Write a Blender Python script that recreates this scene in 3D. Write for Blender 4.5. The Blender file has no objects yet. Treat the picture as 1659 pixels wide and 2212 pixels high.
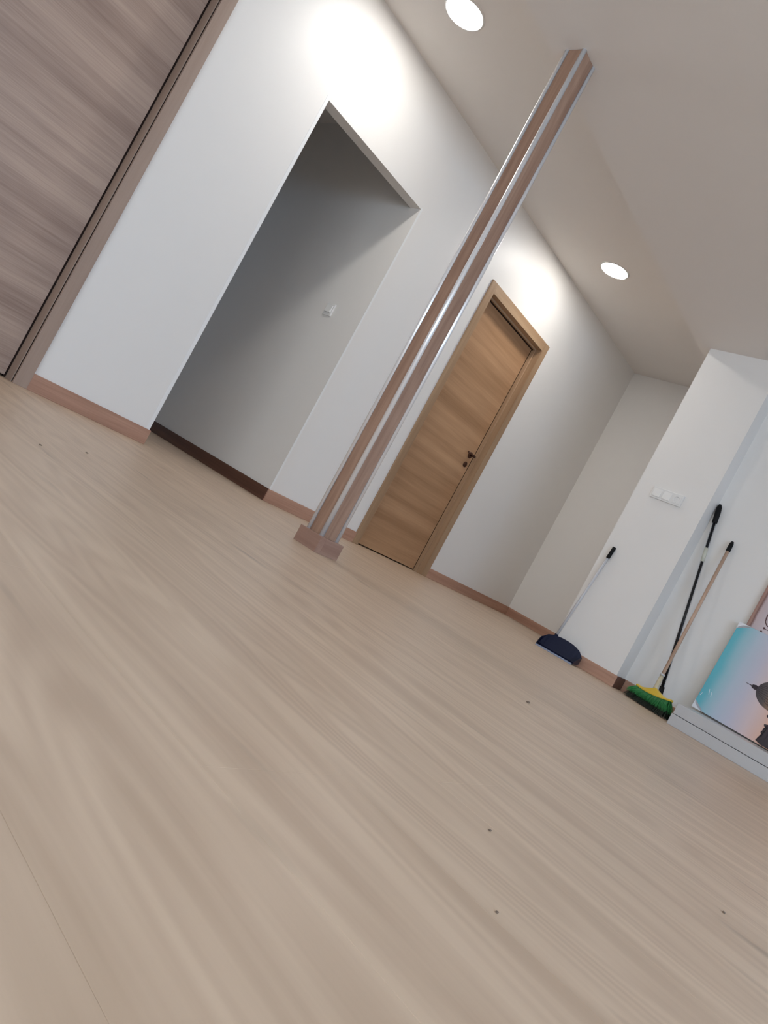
import bpy, bmesh, math, random
from mathutils import Vector, Matrix
random.seed(7)
scene = bpy.context.scene
COL = scene.collection

# ---------------------------------------------------------------- camera
F_PX = 1562.0
cam_data = bpy.data.cameras.new('camera')
cam = bpy.data.objects.new('camera', cam_data)
COL.objects.link(cam)
cam_data.sensor_fit = 'VERTICAL'
cam_data.sensor_height = 24.0
cam_data.lens = 24.0 * F_PX / 2212.0
cam_data.clip_start = 0.02
R = Matrix(((0.5722850094907179, -0.31673300927576487, -0.756419241391523),
            (-0.6676083054441324, 0.3557125061015925, -0.6540395733477742),
            (0.47622370627072197, 0.8792888113913669, -0.007884652670497132)))
cam.matrix_world = Matrix.Translation((0.0, -3.43442, 0.25642)) @ R.to_4x4()
scene.camera = cam

# ---------------------------------------------------------------- light and exposure
scene.view_settings.view_transform = 'Standard'
scene.view_settings.look = 'None'
scene.view_settings.gamma = 1.0
scene.view_settings.use_curve_mapping = False
scene.view_settings.exposure = 0.34
LAMP_STRENGTH = 74.0
FILL_LAMP_STRENGTH = 36.0
LAMP_COLOR = (1.0, 0.965, 0.91)
SKY_STRENGTH = 8.0

world = bpy.data.worlds.new('overcast_sky')
scene.world = world
world.use_nodes = True
bg = world.node_tree.nodes['Background']
bg.inputs['Color'].default_value = (0.465, 0.695, 1.0, 1.0)
bg.inputs['Strength'].default_value = SKY_STRENGTH

# unseen windows behind the camera, west one added as warm fill light: (wall, centre along the wall, width, sill, head)
WEST_X, SOUTH_Y = -4.0, -7.6
WINDOWS = [('south', 0.0, 3.8, 0.85, 2.2), ('west', -4.6, 4.4, 0.3, 2.25)]
for wl, c, w, z0, z1 in WINDOWS:
    ld = bpy.data.lights.new('window_portal', 'AREA')
    ld.shape = 'RECTANGLE'
    ld.size, ld.size_y = w, z1 - z0
    ld.cycles.is_portal = True
    lo = bpy.data.objects.new('window_portal', ld)
    COL.objects.link(lo)
    zc = (z0 + z1) / 2
    if wl == 'south':
        lo.location = (c, SOUTH_Y - 0.13, zc)
        lo.rotation_euler = (math.radians(90), 0, 0)
    else:
        lo.location = (WEST_X - 0.13, c, zc)
        lo.rotation_euler = (math.radians(90), 0, math.radians(-90))

# ---------------------------------------------------------------- materials
def srgb(r, g, b):
    f = lambda c: (c / 255 / 12.92) if c / 255 <= 0.04045 else ((c / 255 + 0.055) / 1.055) ** 2.4
    return (f(r), f(g), f(b), 1.0)

def new_mat(name):
    m = bpy.data.materials.new(name)
    m.use_nodes = True
    nt = m.node_tree
    return m, nt, nt.nodes['Principled BSDF']

def plain(name, col, rough=0.5, metal=0.0, spec=0.5, bump=0.0, bump_scale=300.0, vary=0.03):
    m, nt, b = new_mat(name)
    b.inputs['Roughness'].default_value = rough
    b.inputs['Metallic'].default_value = metal
    b.inputs['Specular IOR Level'].default_value = spec
    tc = nt.nodes.new('ShaderNodeTexCoord')
    nz = nt.nodes.new('ShaderNodeTexNoise')
    nz.inputs['Scale'].default_value = 6.0
    nt.links.new(tc.outputs['Object'], nz.inputs['Vector'])
    mx = nt.nodes.new('ShaderNodeMix'); mx.data_type = 'RGBA'
    mx.inputs[6].default_value = tuple(c * (1 - vary) for c in col[:3]) + (1,)
    mx.inputs[7].default_value = tuple(min(1, c * (1 + vary)) for c in col[:3]) + (1,)
    nt.links.new(nz.outputs['Fac'], mx.inputs[0])
    nt.links.new(mx.outputs[2], b.inputs['Base Color'])
    if bump:
        n2 = nt.nodes.new('ShaderNodeTexNoise')
        n2.inputs['Scale'].default_value = bump_scale
        n2.inputs['Detail'].default_value = 3
        nt.links.new(tc.outputs['Object'], n2.inputs['Vector'])
        bp = nt.nodes.new('ShaderNodeBump')
        bp.inputs['Strength'].default_value = bump
        bp.inputs['Distance'].default_value = 0.002
        nt.links.new(n2.outputs['Fac'], bp.inputs['Height'])
        nt.links.new(bp.outputs['Normal'], b.inputs['Normal'])
    return m

def wood(name, dark, light, axis='z', rough=0.45, spec=0.5, broad=9.0, fine=90.0, figure=0.35, tone=0.06, fine_amt=0.35, bump=0.05, coat=0.0, along=0.9, knots=0.0, lohi=(0.28, 0.72), laid=False):
    """long grain along one axis: broad streaks + fine pores + wavy cathedral figure, per-object offset"""
    m, nt, b = new_mat(name)
    N, L = nt.nodes.new, nt.links.new
    b.inputs['Roughness'].default_value = rough
    b.inputs['Specular IOR Level'].default_value = spec
    b.inputs['Coat Weight'].default_value = coat
    b.inputs['Coat Roughness'].default_value = 0.3
    tc = N('ShaderNodeTexCoord'); oi = N('ShaderNodeObjectInfo')
    off = N('ShaderNodeVectorMath'); off.operation = 'MULTIPLY_ADD'
    cmb = N('ShaderNodeCombineXYZ')
    for k in range(3):
        L(oi.outputs['Random'], cmb.inputs[k])
    L(cmb.outputs[0], off.inputs[0])
    off.inputs[1].default_value = (37.0, 53.0, 71.0)
    if laid:       # boards sorted and laid so that the printed grain runs on
        off.inputs[1].default_value = (0, 0, 0)
        gp = N('ShaderNodeNewGeometry'); L(gp.outputs['Position'], off.inputs[2])
    else:
        L(tc.outputs['Object'], off.inputs[2])
    ai = 'xyz'.index(axis)
    def stretched(along, across):
        mp = N('ShaderNodeVectorMath'); mp.operation = 'MULTIPLY'
        s = [across] * 3; s[ai] = along
        mp.inputs[1].default_value = s
        L(off.outputs[0], mp.inputs[0])
        return mp.outputs[0]
    n1 = N('ShaderNodeTexNoise'); n1.inputs['Scale'].default_value = 1.0; n1.inputs['Detail'].default_value = 3.0
    L(stretched(along, broad), n1.inputs['Vector'])
    n1.inputs['Detail'].default_value = 5.0 if knots else 3.0
    n2 = N('ShaderNodeTexNoise'); n2.inputs['Scale'].default_value = 1.0; n2.inputs['Detail'].default_value = 4.0
    L(stretched(4.0, fine), n2.inputs['Vector'])
    # cathedral figure: contour lines of a stretched smooth noise
    n3 = N('ShaderNodeTexNoise'); n3.inputs['Scale'].default_value = 1.0; n3.inputs['Detail'].default_value = 1.0
    L(stretched(0.8 * along / 0.9, 6.5), n3.inputs['Vector'])
    mul = N('ShaderNodeMath'); mul.operation = 'MULTIPLY'; mul.inputs[1].default_value = 95.0
    L(n3.outputs['Fac'], mul.inputs[0])
    sn = N('ShaderNodeMath'); sn.operation = 'SINE'
    L(mul.outputs[0], sn.inputs[0])
    a = N('ShaderNodeMath'); a.operation = 'MULTIPLY_ADD'
    L(sn.outputs[0], a.inputs[0]); a.inputs[1].default_value = 0.12 * figure
    L(n1.outputs['Fac'], a.inputs[2])
    c = N('ShaderNodeMath'); c.operation = 'MULTIPLY_ADD'
    sub = N('ShaderNodeMath'); sub.operation = 'SUBTRACT'; sub.inputs[1].default_value = 0.5
    L(n2.outputs['Fac'], sub.inputs[0])
    L(sub.outputs[0], c.inputs[0]); c.inputs[1].default_value = fine_amt
    L(a.outputs[0], c.inputs[2])
    rp = N('ShaderNodeValToRGB')
    rp.color_ramp.elements[0].position = lohi[0]; rp.color_ramp.elements[0].color = dark
    rp.color_ramp.elements[1].position = lohi[1]; rp.color_ramp.elements[1].color = light
    L(c.outputs[0], rp.inputs['Fac'])
    hs = N('ShaderNodeHueSaturation')
    mr = N('ShaderNodeMapRange')
    mr.inputs['To Min'].default_value = 1 - tone; mr.inputs['To Max'].default_value = 1 + tone
    L(oi.outputs['Random'], mr.inputs['Value'])
    L(mr.outputs[0], hs.inputs['Value'])
    L(rp.outputs[0], hs.inputs['Color'])
    colour = hs.outputs[0]
    if knots:      # sparse dark mineral streaks of the printed oak
        n4 = N('ShaderNodeTexNoise'); n4.inputs['Scale'].default_value = 1.0; n4.inputs['Detail'].default_value = 2.0
        L(stretched(2.2, 17.0), n4.inputs['Vector'])
        k1 = N('ShaderNodeMapRange'); k1.inputs['From Min'].default_value = 0.66; k1.inputs['From Max'].default_value = 0.80
        k1.inputs['To Max'].default_value = knots
        L(n4.outputs['Fac'], k1.inputs['Value'])
        km = N('ShaderNodeMix'); km.data_type = 'RGBA'
        L(k1.outputs[0], km.inputs[0]); L(colour, km.inputs[6])
        km.inputs[7].default_value = tuple(c * 0.55 for c in dark[:3]) + (1,)
        colour = km.outputs[2]
    L(colour, b.inputs['Base Color'])
    if bump:
        bp = N('ShaderNodeBump'); bp.inputs['Strength'].default_value = bump; bp.inputs['Distance'].default_value = 0.001
        L(n2.outputs['Fac'], bp.inputs['Height']); L(bp.outputs['Normal'], b.inputs['Normal'])
    return m

M = {}
M['wall'] = plain('white_wall_paint', (0.83, 0.805, 0.775), rough=0.42, spec=0.4, bump=0.04, bump_scale=220, vary=0.008)
M['ceiling'] = plain('white_ceiling_paint', (0.86, 0.82, 0.785), rough=0.8, spec=0.2, vary=0.008)
M['white'] = plain('white_plastic', (0.82, 0.81, 0.79), rough=0.25, vary=0.01)
M['bead'] = plain('white_bead_paint', (0.86, 0.86, 0.85), rough=0.35, vary=0.01)
M['floor'] = wood('pale_oak_laminate', (0.515, 0.38, 0.273, 1), (0.645, 0.495, 0.365, 1), 'y', rough=0.42, spec=0.45, broad=17, fine=150, figure=0.75, tone=0.012, fine_amt=0.23, bump=0.015, knots=0.75, lohi=(0.28, 0.70), laid=True)
M['door_left'] = wood('grey_brown_door_veneer', (0.29, 0.195, 0.155, 1), (0.49, 0.362, 0.29, 1), 'x', rough=0.42, broad=10, fine=190, figure=0.12, tone=0.0, fine_amt=0.5, along=0.6)
M['casing_left'] = wood('grey_brown_casing', (0.33, 0.235, 0.185, 1), (0.41, 0.305, 0.245, 1), 'z', rough=0.45, broad=16, fine=190, figure=0.1, tone=0.0)
M['door_right'] = wood('honey_oak_door_veneer', (0.34, 0.185, 0.092, 1), (0.53, 0.315, 0.175, 1), 'x', rough=0.45, broad=11, fine=120, figure=0.08, tone=0.0, fine_amt=0.3, along=0.5)
M['casing_right'] = wood('honey_oak_casing', (0.32, 0.195, 0.11, 1), (0.44, 0.29, 0.175, 1), 'z', rough=0.45, broad=16, fine=160, figure=0.1, tone=0.0)
M['casing_right_x'] = wood('honey_oak_head_casing', (0.34, 0.21, 0.12, 1), (0.46, 0.31, 0.19, 1), 'x', rough=0.45, broad=16, fine=160, figure=0.1, tone=0.0)
M['base_x'] = wood('reddish_oak_baseboard', (0.365, 0.195, 0.135, 1), (0.54, 0.32, 0.228, 1), 'x', rough=0.38, broad=24, fine=160, figure=0.15, tone=0.03)
M['base_y'] = wood('reddish_oak_baseboard_cross', (0.365, 0.195, 0.135, 1), (0.54, 0.32, 0.228, 1), 'y', rough=0.38, broad=24, fine=160, figure=0.15, tone=0.03)
M['base_dark'] = wood('dark_stained_baseboard', (0.085, 0.035, 0.022, 1), (0.15, 0.066, 0.042, 1), 'y', rough=0.4, broad=24, fine=160, figure=0.15, tone=0.03)  # darker copy of the baseboard oak, weak light put into its colour
M['column'] = wood('column_oak_panel', (0.255, 0.142, 0.096, 1), (0.41, 0.258, 0.182, 1), 'z', rough=0.30, broad=20, fine=150, figure=0.35, tone=0.05)
M['plinth_x'] = wood('plinth_oak', (0.29, 0.165, 0.125, 1), (0.40, 0.25, 0.19, 1), 'x', rough=0.4, broad=30, fine=170, figure=0.1, tone=0.05)
M['plinth_y'] = wood('plinth_oak_cross', (0.29, 0.165, 0.125, 1), (0.40, 0.25, 0.19, 1), 'y', rough=0.4, broad=30, fine=170, figure=0.1, tone=0.05)
M['aluminium'] = plain('satin_aluminium', (0.86, 0.86, 0.87), rough=0.24, metal=0.45, vary=0.01)
M['dark_gap'] = plain('dark_core', (0.02, 0.015, 0.012), rough=0.8)
M['seal'] = plain('dark_brown_seal', (0.018, 0.008, 0.005), rough=0.7, spec=0.2)  # dark colour for strips that paint shade around the doors
M['bronze'] = plain('dark_bronze_metal', (0.10, 0.05, 0.035), rough=0.35, metal=0.8)
M['black'] = plain('black_plastic', (0.006, 0.006, 0.007), rough=0.6, spec=0.2)
M['black_gloss'] = plain('black_gloss_tube', (0.010, 0.010, 0.012), rough=0.35, spec=0.3)
M['silver'] = plain('silver_stripe', (0.55, 0.55, 0.56), rough=0.35)
M['navy'] = plain('navy_plastic', (0.003, 0.006, 0.030), rough=0.4, spec=0.2)
M['lip'] = plain('pale_blue_rubber', (0.25, 0.29, 0.40), rough=0.45)
M['grey_tube'] = plain('white_grey_tube', (0.58, 0.58, 0.60), rough=0.4)
M['green'] = plain('green_bristle', (0.03, 0.27, 0.075), rough=0.45, vary=0.5)
M['dark_green'] = plain('dark_green_bristle', (0.004, 0.014, 0.007), rough=0.6, vary=0.3)
M['yellow'] = plain('yellow_plastic', (0.72, 0.50, 0.045), rough=0.4)
M['pale_wood'] = wood('pale_broom_handle', (0.46, 0.30, 0.21, 1), (0.60, 0.42, 0.31, 1), 'z', rough=0.5, broad=60, fine=300, figure=0.1, tone=0.0)
M['clear'] = plain('milky_sleeve', (0.60, 0.52, 0.36), rough=0.3)
M['label'] = plain('paper_label', (0.62, 0.62, 0.52), rough=0.5)
M['board'] = plain('white_board', (0.53, 0.52, 0.52), rough=0.35, vary=0.015)
M['foam'] = plain('white_corner_foam', (0.80, 0.81, 0.85), rough=0.4)
M['crumb'] = plain('grey_crumb', (0.19, 0.14, 0.105), rough=0.9)
M['hole'] = plain('dark_socket_hole', (0.05, 0.045, 0.04), rough=0.5)

def emit_mat(name, strength):
    m, nt, b = new_mat(name)
    b.inputs['Base Color'].default_value = (0.9, 0.9, 0.9, 1)
    b.inputs['Emission Color'].default_value = LAMP_COLOR + (1,)
    b.inputs['Emission Strength'].default_value = strength
    return m
M['lamp'] = emit_mat('lit_diffuser', LAMP_STRENGTH)
M['room_lamp'] = emit_mat('dim_lit_diffuser', FILL_LAMP_STRENGTH)

def pane_mat(name, tint):
    m = bpy.data.materials.new(name); m.use_nodes = True
    nt = m.node_tree; nt.nodes.remove(nt.nodes['Principled BSDF'])
    out = nt.nodes['Material Output']
    t = nt.nodes.new('ShaderNodeBsdfTransparent'); g = nt.nodes.new('ShaderNodeBsdfGlossy')
    g.inputs['Roughness'].default_value = 0.02
    t.inputs['Color'].default_value = tint
    mx = nt.nodes.new('ShaderNodeMixShader'); mx.inputs[0].default_value = 0.05
    nt.links.new(t.outputs[0], mx.inputs[1]); nt.links.new(g.outputs[0], mx.inputs[2])
    nt.links.new(mx.outputs[0], out.inputs['Surface'])
    return m
M['glass'] = pane_mat('clear_window_glass', (1, 1, 1, 1))
M['bronze_glass'] = pane_mat('bronze_window_glass', (0.99, 0.85, 0.735, 1))  # tint added to warm the fill light through the west window

def ramp_print(name, stops, axis, lo, hi, streak=0.06, rough=0.2):
    """flat print: colour bands along a local axis, softly streaked"""
    m, nt, b = new_mat(name)
    N, L = nt.nodes.new, nt.links.new
    tc = N('ShaderNodeTexCoord'); sp = N('ShaderNodeSeparateXYZ'); L(tc.outputs['Object'], sp.inputs[0])
    mr = N('ShaderNodeMapRange'); mr.inputs['From Min'].default_value = lo; mr.inputs['From Max'].default_value = hi
    L(sp.outputs['XYZ'.index(axis)], mr.inputs['Value'])
    nz = N('ShaderNodeTexNoise'); nz.inputs['Scale'].default_value = 5.0; nz.inputs['Detail'].default_value = 3
    L(tc.outputs['Object'], nz.inputs['Vector'])
    ma = N('ShaderNodeMath'); ma.operation = 'MULTIPLY_ADD'; ma.inputs[1].default_value = streak
    L(nz.outputs['Fac'], ma.inputs[0]); L(mr.outputs[0], ma.inputs[2])
    rp = N('ShaderNodeValToRGB')
    els = rp.color_ramp.elements
    while len(els) < len(stops): els.new(0.5)
    for e, (p, c) in zip(els, stops):
        e.position = p; e.color = c
    L(ma.outputs[0], rp.inputs['Fac']); L(rp.outputs[0], b.inputs['Base Color'])
    b.inputs['Roughness'].default_value = rough
    return m

# ---------------------------------------------------------------- helpers
def mesh_obj(name, bm, mats, parent=None, smooth=False, loc=None):
    me = bpy.data.meshes.new(name)
    bmesh.ops.recalc_face_normals(bm, faces=bm.faces[:])
    bm.to_mesh(me); bm.free()
    for m in (mats if isinstance(mats, (list, tuple)) else [mats]):
        me.materials.append(m)
    if smooth:
        for p in me.polygons: p.use_smooth = True
    o = bpy.data.objects.new(name, me)
    COL.objects.link(o)
    if loc: o.location = loc
    if parent: o.parent = parent
    return o

def add_box(bm, lo, hi, bev=0.0, mi=0):
    r = bmesh.ops.create_cube(bm, size=1.0)
    vs = r['verts']
    for v in vs:
        v.co = Vector([(lo[k] + hi[k]) / 2 + v.co[k] * (hi[k] - lo[k]) for k in range(3)])
    fs = set(f for v in vs for f in v.link_faces)
    for f in fs: f.material_index = mi
    if bev:
        es = set(e for v in vs for e in v.link_edges)
        bmesh.ops.bevel(bm, geom=list(es), offset=bev, segments=2, affect='EDGES', profile=0.6)
    return bm

def boxes(name, lst, mat, parent=None, bev=0.0, loc=None):
    bm = bmesh.new()
    for lo, hi in lst: add_box(bm, lo, hi, bev)
    return mesh_obj(name, bm, mat, parent, loc=loc)

def tube_bm(bm, pts, radii, seg=16, cap=True, mats=None):
    """tube through points with a radius per point"""
    rings = []
    for i, p in enumerate(pts):
        p = Vector(p)
        d = (Vector(pts[min(i + 1, len(pts) - 1)]) - Vector(pts[max(i - 1, 0)])).normalized()
        up = Vector((0, 0, 1)) if abs(d.z) < 0.9 else Vector((0, 1, 0))
        u = d.cross(up).normalized(); w = d.cross(u)
        rings.append([bm.verts.new(p + radii[i] * (math.cos(2 * math.pi * k / seg) * u + math.sin(2 * math.pi * k / seg) * w)) for k in range(seg)])
    for a, b in zip(rings, rings[1:]):
        for k in range(seg):
            f = bm.faces.new((a[k], a[(k + 1) % seg], b[(k + 1) % seg], b[k]))
            if mats: f.material_index = mats[k % len(mats)]
    if cap:
        bm.faces.new(rings[0][::-1]); bm.faces.new(rings[-1])
    return bm

def tube(name, pts, radii, mat, parent=None, seg=16, smooth=True, mats=None):
    bm = tube_bm(bmesh.new(), pts, radii, seg, mats=mats)
    o = mesh_obj(name, bm, mat, parent, smooth=smooth)
    return o

def prism(name, outline, axis_vec, depth, mat, parent=None, bev=0.0):
    """extrude a 3D outline (list of points) along a vector"""
    bm = bmesh.new()
    a = [bm.verts.new(Vector(p)) for p in outline]
    b = [bm.verts.new(Vector(p) + Vector(axis_vec) * depth) for p in outline]
    bm.faces.new(a); bm.faces.new(b[::-1])
    n = len(a)
    for k in range(n): bm.faces.new((a[k], b[k], b[(k + 1) % n], a[(k + 1) % n]))
    if bev: bmesh.ops.bevel(bm, geom=bm.edges[:], offset=bev, segments=2, affect='EDGES')
    return mesh_obj(name, bm, mat, parent)

def empty(name, loc):
    o = bpy.data.objects.new(name, None)
    o.empty_display_size = 0.1
    COL.objects.link(o); o.location = loc
    return o

def thing(name, label, cat, loc=(0, 0, 0), group=None):
    o = empty(name, loc); return tag(o, label, cat, group)

def tag(o, label, cat, group=None):
    o['label'] = label; o['category'] = cat
    if group: o['group'] = group
    return o

def struct(o, label=None):
    o['kind'] = 'structure'
    if label: o['label'] = label
    return o

# ---------------------------------------------------------------- dimensions (metres; main wall is the plane y = 0)
JG = 0.014                                          # room for the door jambs
A2, A3, ZP, WT = 2.0138, 2.9173, 2.0444, 0.092      # open passage
L0, L1, LTOP = 0.47, 1.309, 2.05                    # left door opening
R0, R1, RTOP = 3.877, 4.728, 2.05                   # right door opening
XEND = 6.257
H1, H2, YS = 2.647, 2.380, -1.1747                  # hall ceiling, low ceiling, step between them
PX, PY0, PY1 = 4.7477, -1.2554, -1.7505             # end of the partition
AW = 4.917                                          # right wall plane
BB, BT = 0.080, 0.012                               # baseboard height, thickness

# ---------------------------------------------------------------- setting: walls and ceilings
struct(boxes('wall_left', [
    ((WEST_X, 0, 0), (L0 - JG, WT, H1)), ((L0 - JG, 0, LTOP + JG), (L1 + JG, WT, H1)), ((L1 + JG, 0, 0), (A2, WT, H1)),
    ((A2, 0, ZP), (A3, WT, H1)), ((A3, 0, 0), (R0 - JG, WT, H1)), ((R0 - JG, 0, RTOP + JG), (R1 + JG, WT, H1)),
    ((R1 + JG, 0, 0), (XEND + 0.1, WT, H1))], M['wall']), 'long white wall with the two doors and the open passage')
struct(boxes('wall_far', [((XEND, PY0 - 0.1, 0), (XEND + 0.1, 0, H1))], M['wall']), 'white end wall of the short corridor')
struct(boxes('wall_partition', [((PX, PY1, 0), (XEND, PY0, H2))], M['wall']), 'white end of the partition beside the brooms')
struct(boxes('wall_right', [((AW, SOUTH_Y, 0), (AW + 0.1, PY1, H2))], M['wall']), 'white wall behind the brooms and canvases')
PZ = 2.647
struct(boxes('wall_passage', [((A3, WT, 0), (A3 + 0.1, 1.75, PZ)), ((1.88, WT, 0), (1.98, 1.75, PZ)), ((1.88, 1.75, 0), (A3 + 0.1, 1.85, PZ))], M['wall']),
       'plain wall inside the dim passage')
struct(boxes('wall_behind_door', [((L0 - 0.1, 0.36, 0), (L1 + 0.13, 0.42, 2.4)), ((L0 - 0.1, WT, 0), (L0 - 0.04, 0.36, 2.4)), ((L1 + 0.08, WT, 0), (L1 + 0.13, 0.36, 2.4)), ((L0 - 0.1, WT, 2.34), (L1 + 0.13, 0.42, 2.4))], M['wall']), 'wall of the closed room behind the grey-brown door')  # unseen box, put in to keep light out of the door gaps
struct(boxes('wall_behind_door', [((R0 - 0.1, 0.36, 0), (R1 + 0.1, 0.42, 2.4)), ((R0 - 0.1, WT, 0), (R0 - 0.04, 0.36, 2.4)), ((R1 + 0.04, WT, 0), (R1 + 0.1, 0.36, 2.4)), ((R0 - 0.1, WT, 2.34), (R1 + 0.1, 0.42, 2.4))], M['wall']), 'wall of the closed room behind the honey oak door')  # second unseen light blocker, behind the oak door
def wall_with_window(name, wl, c, w, z0, z1, x0, x1):
    a, b = c - w / 2, c + w / 2
    segs = [(x0, a, 0, H2), (b, x1, 0, H2), (a, b, 0, z0), (a, b, z1, H2)]
    if wl == 'south': L = [((p, SOUTH_Y - 0.12, q), (r, SOUTH_Y, s)) for p, r, q, s in segs]
    else: L = [((WEST_X - 0.12, p, q), (WEST_X, r, s)) for p, r, q, s in segs]
    return struct(boxes(name, L, M['wall']))
wall_with_window('wall_south', *WINDOWS[0], WEST_X, AW + 0.1)
wall_with_window('wall_west', *WINDOWS[1], SOUTH_Y, 0.0)
struct(boxes('wall_west', [((WEST_X - 0.12, YS, H2), (WEST_X, 0, H1))], M['wall']))
struct(boxes('ceiling', [((WEST_X, YS, H1), (XEND + 0.1, WT, H1 + 0.1))], M['ceiling']), 'raised white ceiling strip over the hall side with round lights')
struct(boxes('ceiling', [((WEST_X, SOUTH_Y, H2), (XEND + 0.1, YS, H2 + 0.12)), ((WEST_X, YS, H2), (XEND + 0.1, YS + 0.012, H1))], M['ceiling']), 'lower white ceiling over the room, meeting the column')
struct(boxes('ceiling', [((1.88, WT, PZ), (A3 + 0.1, 1.85, PZ + 0.1))], M['ceiling']), 'ceiling of the dim passage')

for n, (wl, c, w, z0, z1) in enumerate(WINDOWS, 1):
    root = struct(empty('window_%d' % n, (c, SOUTH_Y - 0.06, z0) if wl == 'south' else (WEST_X - 0.06, c, z0)))
    if wl == 'west': root.rotation_euler = (0, 0, math.radians(90))
    h = z1 - z0; t = 0.06
    boxes('window_frame', [((-w / 2, -.03, 0), (-w / 2 + t, .03, h)), ((w / 2 - t, -.03, 0), (w / 2, .03, h)), ((-t / 2, -.03, 0), (t / 2, .03, h)),
                           ((-w / 2, -.03, 0), (w / 2, .03, t)), ((-w / 2, -.03, h - t), (w / 2, .03, h))], M['bead'], root)
    for s in (-1, 1):
        x0, x1 = (t / 2, w / 2 - t) if s > 0 else (-w / 2 + t, -t / 2)
        boxes('pane', [((x0, -.003, t), (x1, .003, h - t))], M['glass' if wl == 'south' else 'bronze_glass'], root)

# corner beads of the passage opening
struct(boxes('trim_1', [((A2 - 0.018, -0.0015, 0.0), (A2, 0.0, ZP + 0.018)), ((A2, -0.0015, 0.0), (A2 + 0.0015, WT, ZP))], M['bead']), 'white corner bead on the left edge of the passage')
struct(boxes('trim_2', [((A3, -0.0012, 0.0), (A3 + 0.014, 0.0, ZP + 0.01))], M['bead']), 'white corner bead on the right edge of the passage')

# ---------------------------------------------------------------- floor: laminate planks running towards the left wall
floor = struct(empty('floor', (0, 0, 0)), 'pale oak laminate floor')
boxes('underlay', [((WEST_X - 0.12, SOUTH_Y - 0.12, -0.05), (XEND + 0.1, 2.5, -0.009))], M['dark_gap'], floor)
PW, PL, PT, PB = 0.193, 1.285, 0.009, 0.0003
cam_inv = cam.matrix_world.inverted()
def in_view(x, y):
    v = cam_inv @ Vector((x, y, 0))
    if v.z > -0.05: return False
    u, w = F_PX * v.x / -v.z, F_PX * v.y / -v.z
    return abs(u) < 860 and abs(w) < 1140
def plank_mesh(w, l):
    bm = bmesh.new()
    add_box(bm, (-w / 2, -l / 2, -PT), (w / 2, l / 2, 0))
    es = [e for e in bm.edges if all(v.co.z > -1e-6 for v in e.verts)]
    bmesh.ops.bevel(bm, geom=es, offset=PB, segments=1, affect='EDGES')
    me = bpy.data.meshes.new('plank'); bm.to_mesh(me); bm.free(); me.materials.append(M['floor'])
    return me
plank_cache = {}
rest = bmesh.new()
nx = int((XEND - WEST_X) / PW) + 1
for i in range(nx):
    x0 = WEST_X + i * PW; x1 = min(x0 + PW, XEND); xc = (x0 + x1) / 2
    y = SOUTH_Y - random.choice((0.15, 0.55, 0.95, 1.2)) ; ymax = 1.75 if 1.9 < xc < A3 + 0.1 else 0.36
    while y < ymax:
        ya, yb = max(y, SOUTH_Y), min(y + PL, ymax)
        y += PL
        if yb - ya < 0.02: continue
        yc = (ya + yb) / 2
        vis = any(in_view(px, py) for px in (x0, xc, x1) for py in (ya, (ya + yc) / 2, yc, (yc + yb) / 2, yb))
        if vis:
            key = (round(x1 - x0, 4), round(yb - ya, 4))
            if key not in plank_cache: plank_cache[key] = plank_mesh(*key)
            o = bpy.data.objects.new('plank', plank_cache[key]); COL.objects.link(o)
            o.location = (xc, yc, 0); o.parent = floor
        else:
            add_box(rest, (x0 + PB, ya + PB, -PT), (x1 - PB, yb - PB, 0))
r_ = mesh_obj('plank_field', rest, M['floor'], floor); r_['kind'] = 'stuff'

# ---------------------------------------------------------------- baseboards
def bboard(name, lo, hi, mat, label):
    return struct(boxes(name, [(lo, hi)], mat, bev=0.002), label)
bboard('baseboard_left', (1.373, -BT, 0), (A2 + 0.008, 0, BB), M['base_x'], 'baseboard between the grey-brown door and the passage')
bboard('baseboard_left', (A3 - 0.006, -BT, 0), (3.8076, 0, BB), M['base_x'], 'short baseboard behind the column')
bboard('baseboard_left', (4.797, -BT, 0), (XEND, 0, BB), M['base_x'], 'baseboard right of the oak door')
bboard('baseboard_left', (WEST_X, -BT, 0), (0.40, 0, BB), M['base_x'], None)
bboard('baseboard_passage', (A3 - BT, -0.001, 0), (A3, 1.75, BB), M['base_dark'], 'dark baseboard inside the passage')
bboard('baseboard_far', (XEND - BT, PY0, 0), (XEND, -BT, BB), M['base_y'], 'baseboard at the end of the corridor')
bboard('baseboard_partition', (PX - BT, PY1 - BT, 0), (PX, PY0, BB), M['base_y'], 'baseboard on the partition beside the dustpan')
bboard('baseboard_partition', (PX, PY1 - BT, 0), (AW - BT, PY1, BB), M['base_dark'], 'short return of the partition baseboard')  # side turned from the light, its shade painted by the darker copy
bboard('baseboard_right', (AW - BT, SOUTH_Y, 0), (AW, PY1 - BT, BB), M['base_y'], 'baseboard behind the broom')

# ---------------------------------------------------------------- left door
d1 = struct(empty('door_1', (1.309, 0, 0)), 'grey-brown wooden door at the left with horizontal grain')
o = Vector((1.309, 0, 0))
def rel(lo, hi): return (tuple(Vector(lo) - o), tuple(Vector(hi) - o))
boxes('door_leaf', [rel((L0 + 0.01, 0.080, 0.010), (L1 - 0.013, 0.12, LTOP - 0.005))], M['door_left'], d1, 0.001)
boxes('door_casing', [rel((1.309, -0.014, 0), (1.373, 0, 2.121))], M['casing_left'], d1, 0.0015)
boxes('door_casing', [rel((0.406, -0.014, 0), (0.47, 0, 2.121))], M['casing_left'], d1, 0.0015)
boxes('head_casing', [rel((0.47, -0.014, LTOP), (1.309, 0, 2.121))], M['casing_left'], d1, 0.0015)
boxes('door_jamb', [rel((1.3055, 0.008, 0), (1.318, 0.16, LTOP))], M['casing_left'], d1, 0.001)
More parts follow.
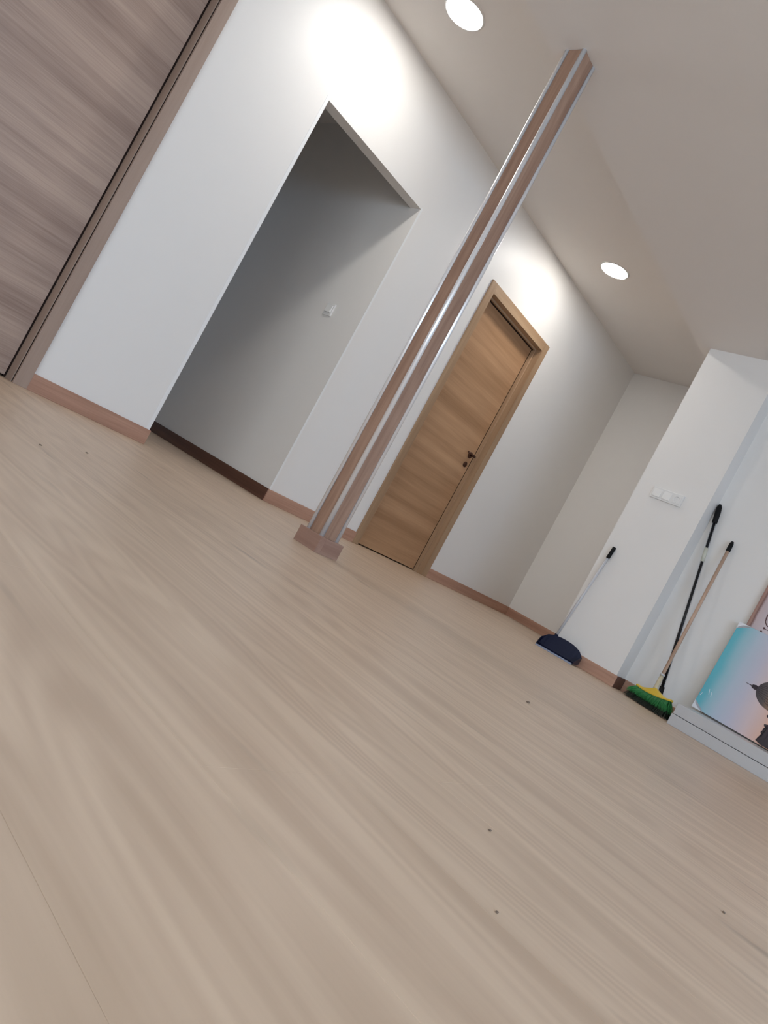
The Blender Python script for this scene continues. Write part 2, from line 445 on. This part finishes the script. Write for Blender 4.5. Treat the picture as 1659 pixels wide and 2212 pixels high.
boxes('door_seal', [rel((1.3085, 0.0, 0.002), (1.3215, 0.0085, LTOP))], M['seal'], d1)  # dark strip painting the shade in the groove beside the casing
boxes('door_seal', [rel((L1 - 0.0145, 0.083, 0.002), (L1 - 0.003, 0.10, LTOP))], M['seal'], d1)  # dark strip painting the shaded gap at the leaf edge
boxes('door_jamb', [rel((0.461, 0.0, 0), (0.4735, 0.16, LTOP))], M['casing_left'], d1, 0.001)
boxes('head_jamb', [rel((0.4735, 0.0, LTOP - 0.003), (1.305, 0.16, LTOP + 0.01))], M['casing_left'], d1, 0.001)

# ---------------------------------------------------------------- right door
d2 = struct(empty('door_2', (4.30, 0, 0)), 'honey oak door with a dark handle beyond the column')
o = Vector((4.30, 0, 0))
DY = 0.076
boxes('door_leaf', [rel((R0 + 0.003, DY, 0.008), (R1 - 0.019, DY + 0.04, RTOP - 0.005))], M['door_right'], d2, 0.001)
boxes('door_casing', [rel((3.8076, -0.012, 0), (R0, 0, 2.1215))], M['casing_right'], d2, 0.0015)
boxes('door_casing', [rel((R1, -0.012, 0), (4.797, 0, 2.1215))], M['casing_right'], d2, 0.0015)
boxes('head_casing', [rel((R0, -0.012, RTOP), (R1, 0, 2.1215))], M['casing_right_x'], d2, 0.0015)
boxes('door_jamb', [rel((R0 - 0.010, 0, 0), (R0, 0.12, RTOP)), ], M['casing_right'], d2, 0.0008)
boxes('door_jamb', [rel((R1, 0, 0), (R1 + 0.010, 0.12, RTOP)), ], M['casing_right'], d2, 0.0008)
boxes('head_jamb', [rel((R0, 0, RTOP - 0.001), (R1, 0.12, RTOP + 0.010))], M['casing_right_x'], d2, 0.0008)
boxes('door_stop', [rel((R1 - 0.014, 0.044, 0), (R1, DY - 0.001, RTOP - 0.014))], M['casing_right'], d2, 0.001)
boxes('door_stop', [rel((R0, 0.044, 0), (R0 + 0.014, DY - 0.001, RTOP - 0.014))], M['casing_right'], d2, 0.001)
boxes('head_stop', [rel((R0, 0.044, RTOP - 0.015), (R1, DY - 0.001, RTOP - 0.001))], M['casing_right_x'], d2, 0.001)
boxes('door_seal', [rel((R1 - 0.012, DY - 0.0012, 0.002), (R1 - 0.001, DY + 0.02, RTOP - 0.002))], M['seal'], d2)  # dark strip for the shade between leaf and jamb
boxes('door_seal', [rel((R0 + 0.002, DY - 0.014, RTOP - 0.020), (R1 - 0.002, DY - 0.0005, RTOP - 0.0145))], M['seal'], d2)  # dark strip standing in for the lamp shadow under the door head
hx, hz = 4.655, 1.035
hd = empty('door_handle', (hx - 4.30, DY, hz)); hd.parent = d2
tube('rosette', [(0, 0, 0), (0, -0.009, 0), (0, -0.011, 0)], [0.026, 0.026, 0.022], M['bronze'], hd, 24)
tube('lever', [(0, -0.009, 0), (0, -0.05, 0), (-0.008, -0.058, 0), (-0.03, -0.06, 0), (-0.115, -0.058, 0.002)], [0.010, 0.010, 0.010, 0.009, 0.0075], M['bronze'], hd, 12)
tube('key_rosette', [(0, 0, -0.085), (0, -0.006, -0.085), (0, -0.008, -0.085)], [0.023, 0.023, 0.019], M['bronze'], hd, 24)

# ---------------------------------------------------------------- column
CX0, CX1, CY0, CY1 = 2.1514, 2.2594, -1.3339, -1.2365
col = thing('column', 'slim oak-clad square column with shiny aluminium corners, standing on the floor', 'column', ((CX0 + CX1) / 2, (CY0 + CY1) / 2, 0))
o = Vector(col.location)
boxes('column_core', [rel((CX0 + .004, CY0 + .004, 0), (CX1 - .004, CY1 - .004, H2))], M['dark_gap'], col)
g = 0.0105; pt = 0.003; PLZ = 0.070
boxes('wood_panel', [rel((CX0, CY0 + g, PLZ), (CX0 + pt + .001, CY1 - 0.0188, H2 - 0.001))], M['column'], col)
boxes('wood_panel', [rel((CX0 + g, CY0, PLZ), (CX1 - 0.0188, CY0 + pt + .001, H2 - 0.001))], M['column'], col)
boxes('wood_panel', [rel((CX1 - pt - .001, CY0 + g, PLZ), (CX1, CY1 - g, H2 - 0.001))], M['column'], col)
boxes('wood_panel', [rel((CX0 + g, CY1 - pt - .001, PLZ), (CX1 - g, CY1, H2 - 0.001))], M['column'], col)
for x, y in ((CX0, CY0), (CX1, CY0), (CX0, CY1), (CX1, CY1)):
    sx, sy = (1 if x == CX0 else -1), (1 if y == CY0 else -1)
    c = Vector((x + sx * 0.006, y + sy * 0.006, 0)) - o
    tube('corner_trim', [c + Vector((0, 0, PLZ - 0.001)), c + Vector((0, 0, H2 - 0.0005))], [0.0108, 0.0108], M['aluminium'], col, 32)
pl = (2.1255, 2.2735, -1.3643, -1.2215); q = 0.034
boxes('plinth_board', [rel((pl[0], pl[2], 0), (pl[0] + q, pl[3], PLZ))], M['plinth_y'], col, 0.0012)
boxes('plinth_board', [rel((pl[0] + q, pl[2], 0), (pl[1], pl[2] + q, PLZ))], M['plinth_x'], col, 0.0012)
boxes('plinth_board', [rel((pl[1] - .011, pl[2] + q, 0), (pl[1], pl[3], PLZ))], M['plinth_y'], col, 0.0012)
boxes('plinth_board', [rel((pl[0] + q, pl[3] - .011, 0), (pl[1] - .011, pl[3], PLZ))], M['plinth_x'], col, 0.0012)

# ---------------------------------------------------------------- round ceiling lights
def downlight(x, y, label, z=H1, group='round lights along the hall ceiling', mat='lamp'):
    t = thing('ceiling_light', label, 'ceiling light', (x, y, z), group)
    bm = bmesh.new(); seg = 64
    prof = [(0.100, -0.001), (0.101, -0.006), (0.106, -0.0075), (0.1115, -0.004), (0.113, 0.0)]
    rings = [[bm.verts.new((r * math.cos(2 * math.pi * k / seg), r * math.sin(2 * math.pi * k / seg), z)) for k in range(seg)] for r, z in prof]
    for a, b in zip(rings, rings[1:]):
        for k in range(seg): bm.faces.new((a[k], a[(k + 1) % seg], b[(k + 1) % seg], b[k]))
    mesh_obj('rim', bm, M['white'], t, smooth=True)
    bm = bmesh.new()
    v = [bm.verts.new((0.101 * math.cos(2 * math.pi * k / seg), 0.101 * math.sin(2 * math.pi * k / seg), -0.0045)) for k in range(seg)]
    w = [bm.verts.new((0.101 * math.cos(2 * math.pi * k / seg), 0.101 * math.sin(2 * math.pi * k / seg), -0.0015)) for k in range(seg)]
    bm.faces.new(v[::-1]); bm.faces.new(w)
    for k in range(seg): bm.faces.new((v[k], v[(k + 1) % seg], w[(k + 1) % seg], w[k]))
    mesh_obj('diffuser', bm, M[mat], t)
    return t
downlight(2.1517, -0.4846, 'lit round white ceiling light above the open passage, cut by the top of the photo')
downlight(4.3896, -0.4846, 'lit round white ceiling light above the honey oak door')

for x, lab in ((-1.0, 'lit round light of the low ceiling, nearest the west wall'), (1.2, 'lit round light of the low ceiling, behind the camera'), (3.4, 'lit round light of the low ceiling, nearest the canvases')):
    downlight(x, -5.2, lab, H2, 'round lights in the low ceiling', 'room_lamp')  # unseen lights, added to brighten the room

# ---------------------------------------------------------------- switches and socket
def outlet(name, label, cat, loc, build):
    t = thing(name, label, cat, loc); build(t); return t
def triple(t):   # local: x towards the viewer is -x, width along y
    W, Hh = 0.222, 0.081
    boxes('frame', [((-0.010, -W / 2, -Hh / 2), (0, W / 2, Hh / 2))], M['white'], t, 0.003)
    for k, yc in enumerate((0.071, 0.0)):
        bm = bmesh.new()
        a = [(-0.017, -0.027), (-0.0125, 0.027)]
        vs = [bm.verts.new((x, yc + s * 0.0275, z)) for s in (-1, 1) for x, z in ((-0.0165, -0.0275), (-0.0115, 0.0275), (-0.009, 0.0275), (-0.009, -0.0275))]
        bm.faces.new(vs[0:4]); bm.faces.new(vs[4:8][::-1])
        for i in range(4): bm.faces.new((vs[i], vs[(i + 1) % 4], vs[4 + (i + 1) % 4], vs[4 + i]))
        bmesh.ops.bevel(bm, geom=bm.edges[:], offset=0.001, segments=2, affect='EDGES')
        mesh_obj('rocker_switch', bm, M['white'], t)
    yc = -0.071; seg = 32
    bm = bmesh.new()
    prof = [(0.0275, -0.0125), (0.0215, -0.0125), (0.0195, -0.0105), (0.0190, -0.003), (0.0, -0.003)]
    rings = []
    for r, x in prof[:-1]:
        rings.append([bm.verts.new((x, yc + r * math.cos(2 * math.pi * k / seg), r * math.sin(2 * math.pi * k / seg))) for k in range(seg)])
    sq = [bm.verts.new((-0.0125, yc + max(-.0275, min(.0275, .039 * math.cos(2 * math.pi * k / seg))), max(-.0275, min(.0275, .039 * math.sin(2 * math.pi * k / seg))))) for k in range(seg)]
    bk = [bm.verts.new((-0.0095, v.co.y, v.co.z)) for v in sq]
    for a, b in [(bk, sq), (sq, rings[0])] + list(zip(rings, rings[1:])):
        for k in range(seg): bm.faces.new((a[k], a[(k + 1) % seg], b[(k + 1) % seg], b[k]))
    bm.faces.new(rings[-1])
    s = mesh_obj('power_socket', bm, M['white'], t)
    for dy in (-0.0095, 0.0095):
        tube('contact_hole', [(-0.0029, yc + dy, 0), (-0.0036, yc + dy, 0)], [0.0032, 0.0032], M['black'], s, 12)
    boxes('socket_well', [((-0.0036, yc - 0.016, -0.016), (-0.0031, yc + 0.016, 0.016))], M['hole'], s)
    for dz in (-0.0175, 0.0175):
        boxes('earth_clip', [((-0.011, yc - 0.003, dz - 0.0015), (-0.003, yc + 0.003, dz + 0.0015))], M['silver'], s)
outlet('switch_plate', 'white triple wall plate with two switches and one round socket, on the partition', 'switch', (PX, -1.484, 1.295), triple)
def single(t):
    boxes('frame', [((-0.009, -0.0415, -0.0415), (0, 0.0415, 0.0415))], M['white'], t, 0.003)
    bm = bmesh.new()
    vs = [bm.verts.new((x, s * 0.028, z)) for s in (-1, 1) for x, z in ((-0.018, -0.020), (-0.0115, 0.030), (-0.008, 0.030), (-0.008, -0.020))]
    bm.faces.new(vs[0:4]); bm.faces.new(vs[4:8][::-1])
    for i in range(4): bm.faces.new((vs[i], vs[(i + 1) % 4], vs[4 + (i + 1) % 4], vs[4 + i]))
    bmesh.ops.bevel(bm, geom=bm.edges[:], offset=0.001, segments=2, affect='EDGES')
    mesh_obj('rocker_switch', bm, M['white'], t)
outlet('light_switch', 'single white light switch on the wall inside the passage', 'switch', (A3, 0.318, 1.273), single)

# ---------------------------------------------------------------- dustpan
dp = thing('dustpan', 'long-handled navy blue dustpan leaning on the partition', 'dustpan', (4.52, -1.405, 0))
dd = Vector((0.965, 0.262, 0)).normalized(); wv = Vector((0.262, -0.965, 0)).normalized(); up = Vector((0, 0, 1))
def pp(s, d, z): return wv * s + dd * d + up * z
def pan():
    bm = bmesh.new(); n = 24; th = 0.003
    rows = []
    # cross-sections from the front lip (d=0) to the back wall
    secs = [(0.0, 0.134, 0.004, 0.022), (0.05, 0.140, 0.004, 0.040), (0.11, 0.146, 0.005, 0.058), (0.150, 0.149, 0.012, 0.066)]
    for d, hw, zf, hs in secs:
        row = [pp(-hw, d + 0.012, hs), pp(-hw, d, zf + 0.006)]
        row += [pp(-hw + 2 * hw * k / 10, d, zf) for k in range(1, 10)]
        row += [pp(hw, d, zf + 0.006), pp(hw, d + 0.012, hs)]
        rows.append([bm.verts.new(p) for p in row])
    for a, b in zip(rows, rows[1:]):
        for k in range(len(a) - 1): bm.faces.new((a[k], a[k + 1], b[k + 1], b[k]))
    # arched back wall, leaning back
    hw = 0.149; top = []
    low = rows[-1]
    for k, v in enumerate(low):
        s = v.co.dot(wv) / hw; s = max(-1, min(1, s))
        if k in (0, len(low) - 1): top.append(v); continue
        z = 0.066 + 0.054 * max(0, 1 - abs(s) ** 2.2) ** 0.6 if 0 < k < len(low) - 1 else v.co.z
        top.append(bm.verts.new(pp(s * hw * 0.985, 0.166, z)))
    for k in range(1, len(low) - 2): bm.faces.new((low[k], low[k + 1], top[k + 1], top[k]))
    bm.faces.new((low[0], low[1], top[1])); bm.faces.new((low[-2], low[-1], top[-2]))
    ob = mesh_obj('pan', bm, M['navy'], dp)
    md = ob.modifiers.new('thick', 'SOLIDIFY'); md.thickness = th; md.offset = 0
    return ob
pan()
prism('rubber_lip', [pp(-0.132, -0.012, 0.0005), pp(0.132, -0.012, 0.0005), pp(0.132, 0.006, 0.0075), pp(-0.132, 0.006, 0.0075)], (0, 0, 1), 0.003, M['lip'], dp)
o = Vector(dp.location)
pb, pe, pg = Vector((4.683, -1.285, 0.105)) - o, Vector((4.7295, -1.3275, 0.748)) - o, Vector((4.7345, -1.3335, 0.834)) - o
tube('pole', [pb - (pe - pb) * 0.06, pe], [0.0095, 0.0095], M['grey_tube'], dp, 20)
tube('pole_socket', [pb - (pe - pb) * 0.09, pb + (pe - pb) * 0.03], [0.014, 0.0125], M['navy'], dp, 20)
tube('grip', [pe - (pg - pe) * 0.02, pe, pg, pg + (pg - pe) * 0.02], [0.0115, 0.0128, 0.0128, 0.0105], M['black'], dp, 20)

# ---------------------------------------------------------------- broom with green bristles
br = thing('broom', 'broom with green bristles, yellow head and pale wooden handle, leaning in the corner', 'broom', (4.67, -2.03, 0))
o = Vector(br.location)
ha = (Vector((4.62, -2.15, 0)) - Vector((4.73, -1.905, 0))).normalized()       # along the head, left to right
hf = Vector((ha.y, -ha.x, 0))                                                  # towards the room
if hf.x > 0: hf = -hf
HL = 0.285
def hp(s, f, z): return ha * s + hf * f + up * z
def head():
    bm = bmesh.new(); n = 28; rows = []
    for k in range(n + 1):
        s = -HL / 2 + HL * k / n; u = s / (HL / 2)
        zb = 0.088 + 0.010 * u + 0.012 * u * u
        peak = 0.012 + 0.032 * max(0, 1 - abs(u) * 1.55) ** 1.2 + 0.004 * (1 - abs(u))
        dpt = 0.026 * math.sqrt(max(0.05, 1 - u * u * 0.8))
        tw = 0.4 + 0.3 * abs(u)
        rows.append([bm.verts.new(hp(s, f, z)) for f, z in ((dpt, zb), (dpt, zb + 0.006), (dpt * tw, zb + peak), (-dpt * tw, zb + peak), (-dpt, zb + 0.006), (-dpt, zb))])
    for a, b in zip(rows, rows[1:]):
        for k in range(6): bm.faces.new((a[k], a[(k + 1) % 6], b[(k + 1) % 6], b[k]))
    bm.faces.new(rows[0]); bm.faces.new(rows[-1][::-1])
    return mesh_obj('broom_head', bm, M['yellow'], br, smooth=False)
head()
def strands(name, count, mat, spread, zmin, zmax, depth, seed, r0=0.0011, mid=0.5, f_in=1.0):
    rnd = random.Random(seed); bm = bmesh.new()
    for i in range(count):
        u = rnd.uniform(-1, 1); f = rnd.uniform(-1, 1)
        zb = 0.089 + 0.010 * u + 0.012 * u * u
        s0 = u * HL / 2 * 0.97; f0 = f_in * f * 0.024 * math.sqrt(max(0.1, 1 - u * u * .8))
        ze = rnd.uniform(zmin, zmax)
        s1 = s0 + u * abs(u) * spread + rnd.uniform(-.006, .006); f1 = f0 + f * depth + 0.008 + rnd.uniform(-.004, .004)
        p0, p1, p2 = hp(s0, f0, zb), hp(s0 * .55 + s1 * .45, f0 * (1 - mid) + f1 * mid, zb * 0.5 + ze * .5), hp(s1, f1, ze)
        rr = (r0, r0 * 1.1, r0 * 0.8); rings = []
        for p, r in zip((p0, p1, p2), rr):
            rings.append([bm.verts.new(p + r * (math.cos(a) * ha + math.sin(a) * hf)) for a in (0.5, 2.6, 4.7)])
        for a, b in zip(rings, rings[1:]):
            for k in range(3): bm.faces.new((a[k], a[(k + 1) % 3], b[(k + 1) % 3], b[k]))
        bm.faces.new(rings[-1])
    ob = mesh_obj(name, bm, mat, br); ob['kind'] = 'stuff'
    return ob
strands('bristles', 1500, M['green'], 0.042, 0.034, 0.060, 0.018, 3, mid=0.65)
strands('bristles', 1500, M['dark_green'], 0.044, 0.001, 0.012, 0.036, 4, mid=0.25, f_in=0.6)  # lower row added dark: self-shade and dirt of the tips put into colour
def lerp(a, b, t): return a + (b - a) * t
wb, wt_ = Vector((4.676, -2.022, 0.118)), Vector((4.895, -1.9485, 1.1985))
ax = (wt_ - wb)
def at(t): return wb + ax * t - o
tube('handle_sleeve', [at(0.0), at(0.02), at(0.095)], [0.016, 0.0135, 0.0125], M['clear'], br, 20)
tube('handle', [at(0.03), at(0.945)], [0.0108, 0.0108], M['pale_wood'], br, 20)
tube('clamp_ring', [at(0.093), at(0.104)], [0.0155, 0.0155], M['silver'], br, 20)
tube('grip', [at(0.932), at(0.937), at(0.985), at(1.0)], [0.0125, 0.0145, 0.0130, 0.008], M['black'], br, 20)

# ---------------------------------------------------------------- black pole behind the broom
bp_ = thing('pole', 'taller black and silver striped pole with a long black grip, behind the broom', 'pole', (4.79, -2.045, 0))
o = Vector(bp_.location)
b0, b1 = Vector((4.795, -2.046, 0.002)), Vector((4.8985, -1.7665, 1.4015))
bx = b1 - b0
def bt_(t): return b0 + bx * t - o
tube('shaft', [bt_(0.06), bt_(0.93)], [0.0118, 0.0118], [M['black_gloss'], M['silver']], bp_, 24, mats=[0, 0, 0, 0, 1, 1, 0, 0])
tube('end_cap', [bt_(0.0), bt_(0.005), bt_(0.112)], [0.012, 0.0155, 0.0155], M['black'], bp_, 20)
tube('paper_label', [bt_(0.712), bt_(0.780)], [0.0124, 0.0124], M['label'], bp_, 20)
tube('grip', [bt_(0.905), bt_(0.908), bt_(0.96), bt_(0.985), bt_(1.0)], [0.0145, 0.0165, 0.0185, 0.016, 0.008], M['black'], bp_, 20)

# ---------------------------------------------------------------- two white boards on the floor
ang = math.radians(2.0)
for z, off, lab in ((0.0, 0.0, 'lower of two long white boards stacked flat on the floor'), (0.0670, 0.004, 'upper of two long white boards, carrying the canvases')):
    b = boxes('board', [((0, -1.15, 0), (0.44, 0, 0.0642))], M['board'], bev=0.0025)
    b.location = (4.40 + off, -2.246 - off, z); b.rotation_euler = (0, 0, ang)
    tag(b, lab, 'board', 'white boards under the canvases')

# ---------------------------------------------------------------- canvases
ZB = 0.1325
DARK = srgb(52, 42, 48)
c1 = thing('canvas', 'canvas print of a domed cathedral against teal and orange sky, lying sideways', 'picture', (4.835, -2.211, ZB + 0.0116), 'canvases leaning on the right wall')
c2 = thing('canvas', 'taller pink and brown canvas print standing behind the cathedral print', 'picture', (4.880, -2.2475, ZB + 0.006), 'canvases leaning on the right wall')
def lean(t, dx, h, roll):
    t.rotation_euler = (math.radians(roll), math.atan2(dx, h), 0)
lean(c1, 0.030, 0.6, 0.8)
lean(c2, 0.013, 1.1, 0.4)
TH = 0.018
sky = ramp_print('cathedral_sky_print', [(0.02, srgb(96, 184, 200)), (0.065, srgb(108, 188, 202)), (0.13, srgb(158, 198, 210)), (0.22, srgb(186, 200, 214)), (0.33, srgb(200, 198, 212)), (0.46, srgb(222, 200, 200)), (0.58, srgb(232, 190, 172)), (0.72, srgb(230, 166, 124))], 'Y', 0.0, -0.70, 0.05)
S1 = boxes('canvas_face', [((0, -0.80, 0), (TH, 0, 0.60))], sky, c1, 0.002)
def flat(name, pts, mat, parent, d=0.0006, x=-0.0002):
    bm = bmesh.new()
    vs = [bm.verts.new((x - d, y, z)) for y, z in pts]; ws = [bm.verts.new((x + 0.0004, y, z)) for y, z in pts]
    bm.faces.new(vs); bm.faces.new(ws[::-1]); n = len(vs)
    for k in range(n): bm.faces.new((vs[k], ws[k], ws[(k + 1) % n], vs[(k + 1) % n]))
    bmesh.ops.triangulate(bm, faces=[f for f in bm.faces if len(f.verts) > 4])
    return mesh_obj(name, bm, mat, parent)
ink = plain('cathedral_dark_ink', DARK, 0.25, vary=0.25)
ink2 = ramp_print('cathedral_dome_print', [(0.0, srgb(60, 54, 62)), (0.45, srgb(96, 86, 84)), (0.75, srgb(150, 116, 92)), (1.0, srgb(70, 50, 48))], 'Y', -0.26, -0.42, 0.12)
ink3 = plain('cathedral_cornice_ink', srgb(164, 120, 92), 0.25, vary=0.2)
# picture is on its side: its up is the canvas's left (+y)
yc, zc = -0.0, 0.285
def ring(y0, half, length, n=16):
    return [(y0 - length * (1 - math.cos(math.pi * k / (2 * n))), zc + half * math.sin(math.pi * k / (2 * n))) for k in range(n + 1)]
arc = ring(-0.262, 0.088, 0.12)
flat('printed_dome', arc + [(y, 2 * zc - z) for y, z in arc[::-1]][:-1], ink2, S1)
flat('printed_lantern', [(-0.232, zc + 0.009), (-0.232, zc - 0.009), (-0.252, zc - 0.015), (-0.264, zc - 0.012), (-0.264, zc + 0.012), (-0.252, zc + 0.015)], ink, S1)
flat('printed_spire', [(-0.196, zc + 0.0012), (-0.196, zc - 0.0012), (-0.234, zc - 0.003), (-0.234, zc + 0.003)], ink, S1)
for k in range(-4, 5):
    z = zc + k * 0.018; w = 0.0011
    y0 = -0.268 - 0.1 * (1 - math.sqrt(max(0.0, 1 - (k * 0.018 / 0.09) ** 2)))
    flat('printed_rib', [(y0, zc + k * 0.010 + w), (y0, zc + k * 0.010 - w), (-0.375, z - w), (-0.375, z + w)], ink, S1, 0.0010)
flat('printed_drum', [(-0.378, zc + 0.094), (-0.378, zc - 0.094), (-0.392, zc - 0.094), (-0.392, zc + 0.094)], ink3, S1, 0.0010)
flat('printed_drum', [(-0.392, zc + 0.084), (-0.392, zc - 0.084), (-0.47, zc - 0.084), (-0.47, zc + 0.084)], ink, S1)
for k in range(-3, 4):
    flat('printed_window', [(-0.402, zc + k * 0.023 + 0.006), (-0.402, zc + k * 0.023 - 0.006), (-0.458, zc + k * 0.023 - 0.006), (-0.458, zc + k * 0.023 + 0.006)], ink3, S1, 0.0010)
rnd = random.Random(5)
sil = [(-0.60, zc + 0.12), (-0.47, zc + 0.12), (-0.46, zc - 0.05)]
zz = 0.235
while zz > 0.004:
    sil.append((-0.385 - rnd.uniform(0, 0.022) - 0.10 * max(0, (zz - 0.12)) / 0.12, zz)); zz -= rnd.uniform(0.006, 0.012)
sil += [(-0.42, 0.003), (-0.60, 0.003)]
flat('printed_trees', sil, ink, S1)
for y, z, r in ((-0.366, 0.235, 0.013), (-0.372, 0.205, 0.008), (-0.385, 0.17, 0.010), (-0.352, 0.228, 0.004)):
    flat('printed_statue', [(y + r * math.cos(a * 0.7), z + r * (0.8 + .3 * math.sin(3 * a)) * math.sin(a * 0.7)) for a in range(9)], ink, S1)
def corner(cy, cz, sy, sz, L, Hc, name='corner_protector'):
    pts = [(cy, cz), (cy + sy * L, cz)]
    for k in range(1, 8):
        a = k / 8 * math.pi / 2
        pts.append((cy + sy * L * (1 - math.sin(a)) ** 1.0 * 1.0, cz + sz * Hc * (1 - math.cos(a))))
    pts.append((cy, cz + sz * Hc))
    flat(name, pts, M['foam'], c1, 0.0015)
corner(0.001, 0.601, -1, -1, 0.078, 0.055)
corner(0.001, -0.001, -1, 1, 0.075, 0.062)
flat('tape_glint', [(-0.012, 0.085), (-0.009, 0.085), (-0.014, 0.105), (-0.016, 0.105)], M['foam'], c1)
flat('tape_glint', [(-0.050, 0.112), (-0.053, 0.112), (-0.042, 0.145), (-0.040, 0.145)], M['foam'], c1)
flat('tape_glint', [(-0.066, 0.105), (-0.069, 0.105), (-0.060, 0.135), (-0.058, 0.135)], M['foam'], c1)

pink = ramp_print('pink_brown_print', [(0.0, srgb(100, 72, 66)), (0.05, srgb(160, 118, 104)), (0.12, srgb(176, 140, 128)), (0.17, srgb(130, 98, 92)), (0.23, srgb(200, 182, 184)), (0.6, srgb(214, 202, 206))], 'Y', 0.0, -0.22, 0.12)
S2 = boxes('canvas_face', [((0, -0.80, 0), (TH, 0, 1.15))], pink, c2, 0.002)
def stroke(name, pts, w, mat, parent):
    bm = bmesh.new()
    for (y0, z0), (y1, z1) in zip(pts, pts[1:]):
        d = Vector((y1 - y0, z1 - z0)); n = Vector((-d.y, d.x)).normalized() * w / 2
        q = [(y0 + n.x, z0 + n.y), (y1 + n.x, z1 + n.y), (y1 - n.x, z1 - n.y), (y0 - n.x, z0 - n.y)]
        bm.faces.new([bm.verts.new((-0.0008, y, z)) for y, z in q])
    return mesh_obj(name, bm, mat, parent)
ink4 = plain('brown_line_ink', srgb(92, 62, 62), 0.3)
stroke('printed_outline', [(-0.085, 0.90), (-0.082, 0.70), (-0.088, 0.672), (-0.105, 0.655), (-0.135, 0.648), (-0.42, 0.648)], 0.006, ink4, S2)
stroke('printed_outline', [(-0.100, 0.90), (-0.098, 0.71), (-0.106, 0.684), (-0.122, 0.672), (-0.42, 0.668)], 0.0025, ink4, S2)
for k in range(6):
    stroke('printed_grid_line', [(-0.115, 0.70 + 0.028 * k), (-0.42, 0.70 + 0.028 * k)], 0.003, ink4, S2)
for k in range(6):
    stroke('printed_grid_line', [(-0.125 - 0.05 * k, 0.68), (-0.125 - 0.05 * k, 0.88)], 0.003, ink4, S2)
for y, z in ((-0.098, 0.634), (-0.092, 0.608), (-0.16, 0.628)):
    flat('printed_dot', [(y + 0.0065 * math.cos(a * math.pi / 6), z + 0.0065 * math.sin(a * math.pi / 6)) for a in range(12)], ink4, S2, 0.001)
stroke('printed_line', [(-0.10, 0.632), (-0.42, 0.626)], 0.004, ink4, S2)

# ---------------------------------------------------------------- crumbs on the floor
for x, y, r, lab in ((0.849, -1.561, .0035, 'tiny dark crumb on the floor, leftmost, before the left door'),
                     (1.090, -1.327, .004, 'tiny dark crumb on the floor before the left baseboard'),
                     (1.890, -2.587, .006, 'dark wood splinter on the floor in front of the dustpan and broom'),
                     (0.810, -3.104, .0022, 'tiny crumb in the middle of the open floor'),
                     (0.646, -3.211, .0020, 'tiny crumb near the bottom middle of the floor'),
                     (1.203, -3.291, .0026, 'tiny crumb on the floor at the lower right')):
    bm = bmesh.new()
    bmesh.ops.create_icosphere(bm, subdivisions=1, radius=r)
    for v in bm.verts:
        v.co = Vector((v.co.x * 1.3, v.co.y * 0.9, max(0, (v.co.z * 0.5 + r * 0.4)))) * random.uniform(0.85, 1.15)
    zmin = min(v.co.z for v in bm.verts)
    for v in bm.verts: v.co.z -= zmin
    c = mesh_obj('crumb', bm, M['crumb'], loc=(x, y, 0.0))
    tag(c, lab, 'crumb', 'crumbs on the floor')
